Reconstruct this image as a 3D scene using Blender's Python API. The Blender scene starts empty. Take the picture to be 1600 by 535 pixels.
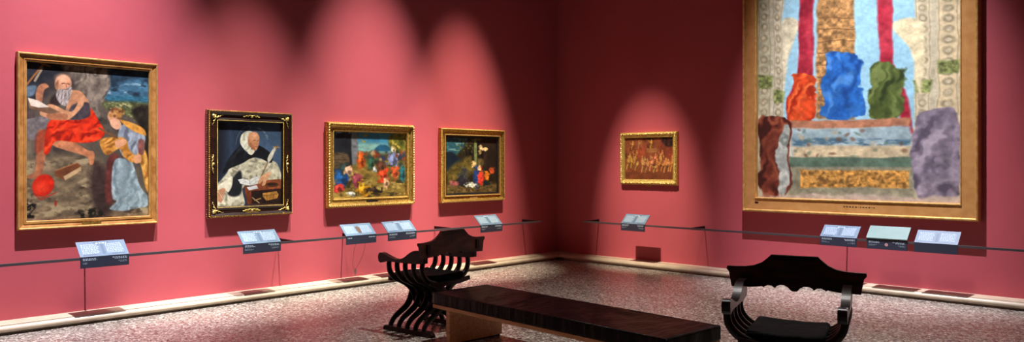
import bpy, bmesh, math, random
import numpy as np
from mathutils import Vector, Matrix, noise
random.seed(7)
C = bpy.context.scene.collection
PI = math.pi

# ------------------------------------------------------------------ helpers
def lin(c):
    """sRGB 0-255 -> linear"""
    o = []
    for v in c:
        v = v / 255.0
        o.append(v / 12.92 if v <= .04045 else ((v + .055) / 1.055) ** 2.4)
    return tuple(o)

def obj(name, bm, mats, parent=None, smooth=False):
    me = bpy.data.meshes.new(name)
    bmesh.ops.recalc_face_normals(bm, faces=bm.faces[:])
    if smooth:
        for f in bm.faces: f.smooth = True
    bm.to_mesh(me); bm.free()
    if not isinstance(mats, (list, tuple)): mats = [mats]
    for m in mats: me.materials.append(m)
    o = bpy.data.objects.new(name, me); C.objects.link(o)
    if parent: o.parent = parent
    return o

def thing(name, label, cat, loc=(0, 0, 0), rotz=0, group=None):
    o = bpy.data.objects.new(name, None); C.objects.link(o)
    o.empty_display_size = .1
    o.location = loc; o.rotation_euler = (0, 0, rotz)
    o['label'] = label; o['category'] = cat
    if group: o['group'] = group
    return o

def struct(name, bm, m, smooth=False):
    o = obj(name, bm, m, None, smooth); o['kind'] = 'structure'; return o

def box(bm, x0, x1, y0, y1, z0, z1, mi=0, bev=0):
    vs = [bm.verts.new((x, y, z)) for x in (x0, x1) for y in (y0, y1) for z in (z0, z1)]
    fs = []
    for q in ((0, 1, 3, 2), (4, 6, 7, 5), (0, 4, 5, 1), (2, 3, 7, 6), (0, 2, 6, 4), (1, 5, 7, 3)):
        f = bm.faces.new([vs[i] for i in q]); f.material_index = mi; fs.append(f)
    if bev:
        bmesh.ops.recalc_face_normals(bm, faces=fs)
        es = list({e for f in fs for e in f.edges})
        bmesh.ops.bevel(bm, geom=es, offset=bev, segments=2, affect='EDGES', profile=.5)

def prism(bm, pts, a0, a1, axis='y', mi=0):
    """extrude a 2D outline. axis y: pts are (x,z); axis x: pts are (y,z); axis z: pts are (x,y)"""
    def mk(p, a):
        return {'y': (p[0], a, p[1]), 'x': (a, p[0], p[1]), 'z': (p[0], p[1], a)}[axis]
    A = [bm.verts.new(mk(p, a0)) for p in pts]; B = [bm.verts.new(mk(p, a1)) for p in pts]
    n = len(pts)
    fs = [bm.faces.new(A), bm.faces.new(B[::-1])]
    for i in range(n):
        fs.append(bm.faces.new((A[i], B[i], B[(i + 1) % n], A[(i + 1) % n])))
    for f in fs: f.material_index = mi
    return fs

def cat(pts, n=6, closed=False):
    """Catmull-Rom through points"""
    P = [np.array(p, float) for p in pts]; out = []
    N = len(P); rng = range(N if closed else N - 1)
    for i in rng:
        if closed: p0, p1, p2, p3 = P[(i - 1) % N], P[i], P[(i + 1) % N], P[(i + 2) % N]
        else: p0, p1, p2, p3 = P[max(i - 1, 0)], P[i], P[i + 1], P[min(i + 2, N - 1)]
        for k in range(n):
            t = k / n
            out.append(.5 * ((2 * p1) + (-p0 + p2) * t + (2 * p0 - 5 * p1 + 4 * p2 - p3) * t * t + (-p0 + 3 * p1 - 3 * p2 + p3) * t ** 3))
    if not closed: out.append(P[-1])
    return out

def tube(bm, pts, r, seg=8, closed=False, mi=0):
    pts = [Vector(p) for p in pts]; n = len(pts); rings = []
    up = Vector((0.123, .2, 1)).normalized()
    for i, p in enumerate(pts):
        if closed: d = pts[(i + 1) % n] - pts[i - 1]
        else: d = pts[min(i + 1, n - 1)] - pts[max(i - 1, 0)]
        d.normalize()
        a = d.cross(up)
        if a.length < 1e-3: a = d.cross(Vector((1, 0, 0)))
        a.normalize(); b = d.cross(a).normalized()
        rr = r(i / (n - 1)) if callable(r) else r
        rings.append([bm.verts.new(p + (a * math.cos(2 * PI * k / seg) + b * math.sin(2 * PI * k / seg)) * rr) for k in range(seg)])
    for i in range(n if closed else n - 1):
        A, B = rings[i], rings[(i + 1) % n]
        for k in range(seg):
            f = bm.faces.new((A[k], A[(k + 1) % seg], B[(k + 1) % seg], B[k])); f.material_index = mi; f.smooth = True
    if not closed:
        bm.faces.new(rings[0][::-1]).material_index = mi; bm.faces.new(rings[-1]).material_index = mi

def blob(bm, c, s, rot=0, axis='Y', u=8, v=5, mi=0):
    """small ellipsoid bead or leaf"""
    M = Matrix.Translation(c) @ Matrix.Rotation(rot, 4, axis) @ Matrix.Diagonal((s[0], s[1], s[2], 1))
    r = bmesh.ops.create_uvsphere(bm, u_segments=u, v_segments=v, radius=1, matrix=M)
    fs = {f for vv in r['verts'] for f in vv.link_faces}
    for f in fs: f.smooth = True; f.material_index = mi

# ------------------------------------------------------------------ materials
def mat(name):
    m = bpy.data.materials.new(name); m.use_nodes = True
    nt = m.node_tree; b = nt.nodes['Principled BSDF']
    return m, nt, b

def N(nt, t, **kw):
    n = nt.nodes.new(t)
    for k, v in kw.items():
        if k in n.inputs: n.inputs[k].default_value = v
        else: setattr(n, k, v)
    return n

def bump(nt, b, height, strength=.3, dist=.01):
    n = N(nt, 'ShaderNodeBump', Strength=strength, Distance=dist)
    nt.links.new(height, n.inputs['Height']); nt.links.new(n.outputs['Normal'], b.inputs['Normal'])

def simple(name, c, rough=.5, metal=0, nscale=0, nstr=.2, var=0, stretch=(1, 1, 1), dist=.005, spec=.5):
    m, nt, b = mat(name)
    b.inputs['Base Color'].default_value = (*lin(c), 1)
    b.inputs['Roughness'].default_value = rough; b.inputs['Metallic'].default_value = metal
    b.inputs['Specular IOR Level'].default_value = spec
    if nscale:
        tc = N(nt, 'ShaderNodeTexCoord'); mp = N(nt, 'ShaderNodeMapping'); mp.inputs['Scale'].default_value = stretch
        no = N(nt, 'ShaderNodeTexNoise', Scale=nscale, Detail=5.0)
        nt.links.new(tc.outputs['Object'], mp.inputs[0]); nt.links.new(mp.outputs[0], no.inputs['Vector'])
        bump(nt, b, no.outputs['Fac'], nstr, dist)
        if var:
            r = N(nt, 'ShaderNodeValToRGB')
            r.color_ramp.elements[0].position = .3; r.color_ramp.elements[1].position = .7
            r.color_ramp.elements[0].color = (*[v * (1 - var) for v in lin(c)], 1)
            r.color_ramp.elements[1].color = (*[min(1, v * (1 + var)) for v in lin(c)], 1)
            nt.links.new(no.outputs['Fac'], r.inputs[0]); nt.links.new(r.outputs[0], b.inputs['Base Color'])
    return m

def wall_material():
    m, nt, b = mat('raspberry_wall_paint')
    tc = N(nt, 'ShaderNodeTexCoord')
    n1 = N(nt, 'ShaderNodeTexNoise', Scale=1.1, Detail=6.0); n2 = N(nt, 'ShaderNodeTexNoise', Scale=90.0, Detail=4.0)
    for n in (n1, n2): nt.links.new(tc.outputs['Object'], n.inputs['Vector'])
    r = N(nt, 'ShaderNodeValToRGB')
    r.color_ramp.elements[0].position = .3; r.color_ramp.elements[1].position = .7
    r.color_ramp.elements[0].color = (.44, .080, .098, 1); r.color_ramp.elements[1].color = (.48, .089, .108, 1)
    nt.links.new(n1.outputs['Fac'], r.inputs[0]); nt.links.new(r.outputs[0], b.inputs['Base Color'])
    mix = N(nt, 'ShaderNodeMath', operation='MULTIPLY_ADD'); mix.inputs[1].default_value = .15
    n3 = N(nt, 'ShaderNodeTexNoise', Scale=4.0, Detail=3.0); nt.links.new(tc.outputs['Object'], n3.inputs['Vector'])
    nt.links.new(n2.outputs['Fac'], mix.inputs[0]); nt.links.new(n3.outputs['Fac'], mix.inputs[2])
    bump(nt, b, mix.outputs[0], .25, .01)
    b.inputs['Roughness'].default_value = .6; b.inputs['Specular IOR Level'].default_value = .3
    return m

def terrazzo():
    m, nt, b = mat('polished_terrazzo')
    tc = N(nt, 'ShaderNodeTexCoord')
    v = N(nt, 'ShaderNodeTexVoronoi', Scale=42.0); v2 = N(nt, 'ShaderNodeTexVoronoi', Scale=85.0)
    wob = N(nt, 'ShaderNodeTexNoise', Scale=60.0, Detail=2.0)
    nt.links.new(tc.outputs['Object'], wob.inputs['Vector'])
    mx = N(nt, 'ShaderNodeMixRGB', blend_type='LINEAR_LIGHT'); mx.inputs[0].default_value = .012
    nt.links.new(tc.outputs['Object'], mx.inputs[1]); nt.links.new(wob.outputs['Color'], mx.inputs[2])
    for n in (v, v2): nt.links.new(mx.outputs[0], n.inputs['Vector'])
    def ramp(src, stops):
        r = N(nt, 'ShaderNodeValToRGB'); r.color_ramp.interpolation = 'CONSTANT'
        e = r.color_ramp.elements
        e[0].position = 0; e[0].color = (*lin(stops[0][1]), 1); e[1].position = stops[1][0]; e[1].color = (*lin(stops[1][1]), 1)
        for p, c in stops[2:]:
            x = e.new(p); x.color = (*lin(c), 1)
        nt.links.new(src, r.inputs[0]); return r
    s1 = N(nt, 'ShaderNodeSeparateColor'); nt.links.new(v.outputs['Color'], s1.inputs[0])
    s2 = N(nt, 'ShaderNodeSeparateColor'); nt.links.new(v2.outputs['Color'], s2.inputs[0])
    r1 = ramp(s1.outputs[0], [(0, (54, 46, 44)), (.10, (108, 98, 92)), (.3, (148, 140, 130)), (.62, (182, 176, 162)), (.82, (212, 208, 196)), (.94, (122, 90, 84))])
    r2 = ramp(s2.outputs[1], [(0, (78, 68, 64)), (.2, (134, 126, 118)), (.7, (170, 164, 152)), (.92, (212, 208, 196))])
    mm = N(nt, 'ShaderNodeMixRGB'); nt.links.new(r2.outputs[0], mm.inputs[1]); nt.links.new(r1.outputs[0], mm.inputs[2])
    th = N(nt, 'ShaderNodeMath', operation='LESS_THAN'); th.inputs[1].default_value = .52
    nt.links.new(v.outputs['Distance'], th.inputs[0]); nt.links.new(th.outputs[0], mm.inputs[0])
    nt.links.new(mm.outputs[0], b.inputs['Base Color'])
    n = N(nt, 'ShaderNodeTexNoise', Scale=1.5, Detail=5.0); nt.links.new(tc.outputs['Object'], n.inputs['Vector'])
    mr = N(nt, 'ShaderNodeMapRange'); mr.inputs['To Min'].default_value = .16; mr.inputs['To Max'].default_value = .3
    nt.links.new(n.outputs['Fac'], mr.inputs[0]); nt.links.new(mr.outputs[0], b.inputs['Roughness'])
    b.inputs['Specular IOR Level'].default_value = .55
    n4 = N(nt, 'ShaderNodeTexNoise', Scale=25.0, Detail=2.0); nt.links.new(tc.outputs['Object'], n4.inputs['Vector'])
    bump(nt, b, n4.outputs['Fac'], .05, .004)
    return m

def wood(name, c0, c1, rough=.35, scale=6, stretch=(1, 14, 14), bumpv=.1, spec=.5):
    m, nt, b = mat(name)
    tc = N(nt, 'ShaderNodeTexCoord'); mp = N(nt, 'ShaderNodeMapping'); mp.inputs['Scale'].default_value = stretch
    no = N(nt, 'ShaderNodeTexNoise', Scale=scale, Detail=8.0, Distortion=.6)
    nt.links.new(tc.outputs['Object'], mp.inputs[0]); nt.links.new(mp.outputs[0], no.inputs['Vector'])
    r = N(nt, 'ShaderNodeValToRGB'); r.color_ramp.elements[0].position = .32; r.color_ramp.elements[1].position = .68
    r.color_ramp.elements[0].color = (*lin(c0), 1); r.color_ramp.elements[1].color = (*lin(c1), 1)
    nt.links.new(no.outputs['Fac'], r.inputs[0]); nt.links.new(r.outputs[0], b.inputs['Base Color'])
    b.inputs['Roughness'].default_value = rough; b.inputs['Specular IOR Level'].default_value = spec
    bump(nt, b, no.outputs['Fac'], bumpv, .003)
    return m

def gold(name, c0, c1, rough=.38, metal=.75, scale=30, bs=.25):
    m, nt, b = mat(name)
    tc = N(nt, 'ShaderNodeTexCoord')
    no = N(nt, 'ShaderNodeTexNoise', Scale=scale, Detail=6.0); nt.links.new(tc.outputs['Object'], no.inputs['Vector'])
    r = N(nt, 'ShaderNodeValToRGB'); r.color_ramp.elements[0].position = .35; r.color_ramp.elements[1].position = .65
    r.color_ramp.elements[0].color = (*lin(c0), 1); r.color_ramp.elements[1].color = (*lin(c1), 1)
    nt.links.new(no.outputs['Fac'], r.inputs[0]); nt.links.new(r.outputs[0], b.inputs['Base Color'])
    b.inputs['Roughness'].default_value = rough; b.inputs['Metallic'].default_value = metal
    bump(nt, b, no.outputs['Fac'], bs, .003)
    return m

M = dict(
    wall=wall_material(), floor=terrazzo(),
    ceil=simple('plaster_ceiling', (110, 104, 100), .8, nscale=20, nstr=.1),
    stone=simple('beige_stone_plinth', (196, 182, 156), .35, nscale=9, nstr=.08, var=.12),
    steel=simple('brushed_grey_steel', (96, 92, 96), .4, .6, nscale=60, stretch=(1, 20, 20), nstr=.05),
    dark_steel=simple('blackened_steel', (34, 28, 32), .45, .5, nscale=50, nstr=.05),
    label_top=simple('pale_blue_panel', (94, 119, 140), .42, nscale=40, nstr=.03),
    label_green=simple('pale_green_plate', (122, 150, 146), .3, nscale=6, nstr=.03, var=.06),
    label_front=simple('slate_grey_panel', (44, 50, 66), .45, nscale=40, nstr=.03),
    label_patch=simple('grey_blue_print', (76, 100, 122), .45, nscale=40, nstr=.03),
    text=simple('white_print', (170, 192, 206), .5, nscale=40, nstr=.02),
    emblem=simple('pale_rose_print', (216, 176, 178), .5, nscale=40, nstr=.02),
    emblem2=simple('rose_print', (150, 70, 80), .5, nscale=40, nstr=.02),
    pic=simple('brown_print', (84, 62, 48), .5, nscale=90, nstr=.02, var=.5),
    oak=gold('honey_gilt_wood', (158, 104, 46), (200, 146, 78), .42, .25, 12, .15),
    gilt=gold('aged_gilding', (150, 112, 44), (206, 166, 84), .36, .7, 45, .35),
    gilt2=gold('bright_gilding', (200, 170, 84), (244, 222, 138), .34, .65, 55, .4),
    gilt3=gold('pale_gilding_on_wood', (190, 138, 76), (206, 156, 92), .42, .25, 9, .1),
    giltedge=gold('polished_gold_edge', (212, 172, 92), (244, 212, 138), .3, .6, 20, .1),
    ebony=wood('ebonised_wood', (16, 9, 7), (52, 28, 20), .3, 6, (1, 9, 9)),
    black=simple('black_liner', (10, 8, 9), .6, nscale=40, nstr=.05),
    chair=wood('dark_walnut', (6, 3, 3), (30, 13, 11), .3, 5, (1.5, 9, 9), .08, .3),
    chair_back=wood('worn_walnut', (14, 7, 6), (74, 38, 29), .34, 4, (1.5, 5, 5), .08, .3),
    chair_pad=simple('black_velvet', (7, 4, 5), .8, nscale=14, nstr=.6, var=.5, dist=.02, spec=.12),
    leather=None,
    beech=wood('beech_plywood', (196, 138, 92), (226, 172, 120), .45, 5, (1, 12, 12), .05),
    rubber=simple('black_foot', (10, 10, 10), .6, nscale=20),
    cable=simple('dark_red_cable', (96, 34, 40), .5, nscale=20), plug=simple('pale_plastic_plug', (170, 160, 150), .4, nscale=20),
)
def leather():
    m, nt, b = mat('creased_black_leather')
    tc = N(nt, 'ShaderNodeTexCoord'); mp = N(nt, 'ShaderNodeMapping'); mp.inputs['Scale'].default_value = (2.6, .8, .25)
    mp.inputs['Rotation'].default_value = (0, 0, .55)
    n1 = N(nt, 'ShaderNodeTexNoise', Scale=4.0, Detail=7.0, Distortion=1.4); n2 = N(nt, 'ShaderNodeTexNoise', Scale=160.0, Detail=2.0)
    nt.links.new(tc.outputs['Object'], mp.inputs[0]); nt.links.new(mp.outputs[0], n1.inputs['Vector'])
    nt.links.new(tc.outputs['Object'], n2.inputs['Vector'])
    a = N(nt, 'ShaderNodeMath', operation='MULTIPLY_ADD'); a.inputs[1].default_value = .05
    nt.links.new(n2.outputs['Fac'], a.inputs[0]); nt.links.new(n1.outputs['Fac'], a.inputs[2])
    bump(nt, b, a.outputs[0], .45, .03)
    r = N(nt, 'ShaderNodeValToRGB')
    r.color_ramp.elements[0].color = (.001, .001, .001, 1); r.color_ramp.elements[1].color = (.005, .0025, .0025, 1)
    nt.links.new(n1.outputs['Fac'], r.inputs[0]); nt.links.new(r.outputs[0], b.inputs['Base Color'])
    b.inputs['Roughness'].default_value = .34; b.inputs['Specular IOR Level'].default_value = .13
    return m
M['leather'] = leather()

# ------------------------------------------------------------------ the room
RX, RY, RH = 12.5, -13.5, 9.0
bm = bmesh.new(); box(bm, -.2, RX + .2, RY - .2, .2, -.2, 0); struct('floor', bm, M['floor'])
bm = bmesh.new(); box(bm, -.2, RX + .2, RY - .2, .2, RH, RH + .2); struct('ceiling', bm, M['ceil'])
bm = bmesh.new(); box(bm, -.2, 0, RY - .2, .2, 0, RH); struct('wall_left', bm, M['wall'])
bm = bmesh.new(); box(bm, 0, RX + .2, 0, .2, 0, RH); struct('wall_right', bm, M['wall'])
bm = bmesh.new(); box(bm, RX, RX + .2, RY - .2, 0, 0, RH); struct('wall_front', bm, M['wall'])
bm = bmesh.new(); box(bm, 0, RX, RY - .2, RY, 0, RH); struct('wall_back', bm, M['wall'])

# stone plinth with rounded nosing over a recessed foot; profile (distance from wall, height)
PROF = [(0, 0), (.185, 0), (.185, .022), (.215, .022), (.238, .027), (.25, .042), (.25, .052), (.24, .067), (.215, .076), (.15, .080), (.146, .077), (.142, .080), (.02, .083), (0, .083)]
def plinth(name, side):
    bm = bmesh.new(); rings = []
    for far in (0, 1):
        ring = []
        for d, z in PROF:
            if side == 'left': p = (d, -d if not far else RY, z)          # mitred at the corner
            else: p = (d if not far else RX, -d, z)
            ring.append(bm.verts.new(p))
        rings.append(ring)
    n = len(PROF)
    for i in range(n):
        f = bm.faces.new((rings[0][i], rings[0][(i + 1) % n], rings[1][(i + 1) % n], rings[1][i])); f.smooth = i in (3, 4, 5, 6, 7, 8)
    bm.faces.new(rings[0]); bm.faces.new(rings[1][::-1])
    struct(name, bm, M['stone'])
plinth('baseboard_left', 'left'); plinth('baseboard_right', 'right')

# ------------------------------------------------------------------ guard rails (local x along the wall, -y out of the wall)
RD, RZ = .35, .585       # rail distance from wall, centre height
def rail(label, loc, rotz, x0, x1, brackets):
    t = thing('guard_rail', label, 'railing', loc, rotz)
    bm = bmesh.new(); box(bm, x0, x1, -RD - .006, -RD + .006, RZ - .012, RZ + .012, bev=.002); obj('rail_bar', bm, M['steel'], t)
    for x in brackets:
        bm = bmesh.new()
        prism(bm, [(0, RZ - .022), (0, RZ + .014), (-RD + .006, RZ + .010), (-RD + .006, RZ - .010)], x - .006, x + .006, 'x')
        obj('bracket', bm, M['dark_steel'], t)
    return t
rail('long thin grey steel barrier rail running along the left wall under four pictures', (0, 0, 0), PI / 2, -9.8, -.745, [-9.2, -6.5, -4.6, -3.78, -2.4, -.76])
rail('long thin dark barrier rail running along the right wall', (0, 0, 0), 0, .775, 9.5, [.79, 2.48, 4.27, 6.6, 8.6])

# ------------------------------------------------------------------ slanted information panels
def words(bm, x0, x1, z0, z1, rows, fill=.75, mapf=None, seed=1, right=False, ragged=.3, hgt=.5):
    r = random.Random(seed); rh = (z1 - z0) / rows
    for i in range(rows):
        z = z1 - (i + .5) * rh; x = x0; w = (x1 - x0) * (1 - ragged * r.random()); end = x0 + w
        off = (x1 - end) if right else 0
        while x < end - .002:
            l = min(r.uniform(.006, .022), end - x)
            q = [(x + off, z - rh * hgt / 2), (x + off + l, z - rh * hgt / 2), (x + off + l, z + rh * hgt / 2), (x + off, z + rh * hgt / 2)]
            bm.faces.new([bm.verts.new(mapf(*p)) for p in q]); x += l + rh * .35 + .002
def info_panel(label, loc, rotz, kind, seed, width=.40):
    """kind: plain, picture, thick, bare"""
    t = thing('information_panel', label, 'label', loc, rotz)
    w = width / 2; yf = -RD - .012; ztop = .60; yb = -.232; zb = .718
    u = Vector((0, yb - yf, zb - ztop)); L = u.length; u.normalize(); n = Vector((0, -u.z, u.y))
    def top(x, s, lift=.0006): p = Vector((x, yf, ztop)) + u * s + n * lift; return p
    th = .006
    def slab(s0, s1, l0, l1, ww=w):
        b2 = bmesh.new(); vs = [b2.verts.new(top(x, s, l)) for x in (-ww, ww) for s in (s0, s1) for l in (l0, l1)]
        for q in ((0, 1, 3, 2), (4, 6, 7, 5), (0, 4, 5, 1), (2, 3, 7, 6), (0, 2, 6, 4), (1, 5, 7, 3)): b2.faces.new([vs[i] for i in q])
        return b2
    if kind == 'thick':
        obj('sloped_plate', slab(0, L, -th, 0), M['black'], t)  # black colour paints in the shadow beneath the raised plate
        obj('raised_plate', slab(.004, L + .004, .010, .022, w + .003), M['label_green'], t)
        obj('raised_plate', slab(.008, L + .002, .001, .008, w - .002), M['label_green'], t)
    else:
        obj('sloped_plate', slab(0, L, -th, 0), M['label_top'], t)
    bm = bmesh.new(); box(bm, -w, w, yf, yf + .005, .503, ztop, bev=.001); obj('front_plate', bm, M['label_front'], t)
    # a clip that holds it on the rail
    bm = bmesh.new(); box(bm, -w * .6, w * .6, -RD - .010, -RD + .008, .5972, .5996); obj('rail_clip', bm, M['dark_steel'], t)
    if kind != 'thick':
        pb = bmesh.new()
        def patch(x0, x1, s0, s1): pb.faces.new([pb.verts.new(top(*p, .0004)) for p in ((x0, s0), (x1, s0), (x1, s1), (x0, s1))])
        m2 = lambda x, s: top(x, s, .0009)
        for k, (xa, xb) in enumerate(((-w * .86, -w * .14), (w * .14, w * .86))):
            tb = bmesh.new(); words(tb, xa, xb, .03, L - .03, 11, mapf=m2, seed=seed + 9 * k, ragged=.12); obj('printed_text', tb, M['text'], t)
        patch(-w * .06, w * .06, .02, L - .04)
        if kind == 'plain':
            patch(-w * .32, w * .32, L - .04, L - .012)
            tb = bmesh.new(); words(tb, -w * .22, w * .22, L - .034, L - .018, 1, mapf=lambda x, s: top(x, s, .0012), seed=seed + 3, ragged=0, hgt=.8); obj('printed_heading', tb, M['text'], t)
            patch(-w * .86, -w * .3, .012, .026); patch(w * .3, w * .86, .012, .026)
        if kind == 'picture':
            b3 = bmesh.new(); b3.faces.new([b3.verts.new(top(x, s, .0014)) for x, s in ((-.012, .034), (.018, .03), (.03, .06), (.03, .118), (.0, .13), (-.03, .124), (-.026, .08))])
            obj('printed_picture', b3, M['pic'], t)
        obj('printed_bands', pb, M['label_patch'], t)
    if kind != 'bare':
        m3 = lambda x, z: Vector((x, yf - .0008, z))
        for k in (0, 1):
            tb = bmesh.new()
            if kind == 'picture':
                words(tb, (w * .5 if k else -w * .88), (w * .92 if k else -w * .62), .566, .578, 1, mapf=m3, seed=seed + k, ragged=0, hgt=.8)
            else:
                words(tb, (w * .25 if k else -w * .9), (w * .9 if k else -w * .3), .565, .587, 2, mapf=m3, seed=seed + 2 * k, right=bool(k), hgt=.62)
                words(tb, (w * .45 if k else -w * .9), (w * .9 if k else -w * .45), .535, .553, 2, mapf=m3, seed=seed + 4 + k, right=bool(k), hgt=.3, ragged=.6)
            obj('printed_caption', tb, M['text'], t)
        if kind == 'thick':
            b3 = bmesh.new(); K = 20
            b3.faces.new([b3.verts.new((.016 * math.cos(2 * PI * k / K) - .002, yf - .001, .553 + .016 * math.sin(2 * PI * k / K))) for k in range(K)])
            for rr in (.009,):
                f = b3.faces.new([b3.verts.new((rr * math.cos(2 * PI * k / K + .3) * (1 if k % 2 else .55) - .002, yf - .0016, .553 + rr * math.sin(2 * PI * k / K + .3) * (1 if k % 2 else .55))) for k in range(K)]); f.material_index = 1
            obj('round_emblem', b3, [M['emblem'], M['emblem2']], t)
    return t
LP = PI / 2
info_panel('slanted blue-grey information panel on the rail below the painting of a bearded old man', (0, -6.447, 0), LP, 'plain', 11, .395)
info_panel('slanted blue-grey information panel below the black-framed portrait of a friar', (0, -4.973, 0), LP, 'plain', 23, .41)
p3 = info_panel('slanted information panel with a small brown picture printed in its middle', (0, -3.777, 0), LP, 'picture', 37, .405)
info_panel('pale information panel below the gold-framed crowded landscape, beside the one with a brown picture', (0, -3.20, 0), LP, 'plain', 41, .42)
info_panel('pale information panel below the dark woodland painting, nearest the room corner on left wall', (0, -1.733, 0), LP, 'plain', 59, .40)
info_panel('single slanted blue information panel below the small brown painting on the right wall', (1.624, 0, 0), 0, 'plain', 67, .38)
info_panel('blue information panel with caption below the huge painting, left of the thick pale-green one', (4.302, 0, 0), 0, 'plain', 73, .39)
info_panel('thick pale-green panel with a round pink emblem, on the rail below the huge painting', (4.80, 0, 0), 0, 'thick', 83, .396)
info_panel('blue information panel with a blank dark front, rightmost below the huge painting', (5.262, 0, 0), 0, 'bare', 97, .394)

t = thing('hanging_cable', 'thin looped cable with a small pale plug hanging below the panel with a brown picture', 'cable', (0, -3.777, 0), LP)
bm = bmesh.new()
tube(bm, cat([(-.055, -.33, .50), (-.06, -.30, .40), (-.045, -.26, .27), (-.015, -.24, .215), (0, -.24, .20)], 6), .0018, 6)
tube(bm, cat([(.075, -.33, .50), (.08, -.30, .42), (.06, -.26, .30), (.02, -.24, .225), (0.004, -.24, .20)], 6), .0018, 6)
obj('cable_loop', bm, M['cable'], t)
bm = bmesh.new(); box(bm, -.01, .012, -.25, -.232, .165, .205, bev=.003); box(bm, -.006, .004, -.246, -.236, .14, .166, bev=.002); obj('plug', bm, M['plug'], t)

# ------------------------------------------------------------------ a small oil-paint engine: colour fields on a dense mesh
def fbm(h, w, cell, seed, octv=4, aspect=1.0):
    rs = np.random.RandomState(seed); out = np.zeros((h, w)); amp = 1; tot = 0
    for o in range(octv):
        gy = max(2, int(h / cell * aspect * 2 ** o) + 2); gx = max(2, int(w / cell * 2 ** o) + 2)
        g = rs.rand(gy, gx)
        yy = np.linspace(0, gy - 1.001, h); xx = np.linspace(0, gx - 1.001, w)
        yi = yy.astype(int); xi = xx.astype(int); fy = (yy - yi)[:, None]; fx = (xx - xi)[None]
        fy = fy * fy * (3 - 2 * fy); fx = fx * fx * (3 - 2 * fx)
        a = g[yi][:, xi]; b = g[yi][:, xi + 1]; c = g[yi + 1][:, xi]; d = g[yi + 1][:, xi + 1]
        out += amp * ((a * (1 - fx) + b * fx) * (1 - fy) + (c * (1 - fx) + d * fx) * fy); tot += amp; amp *= .55
    return out / tot

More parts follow.
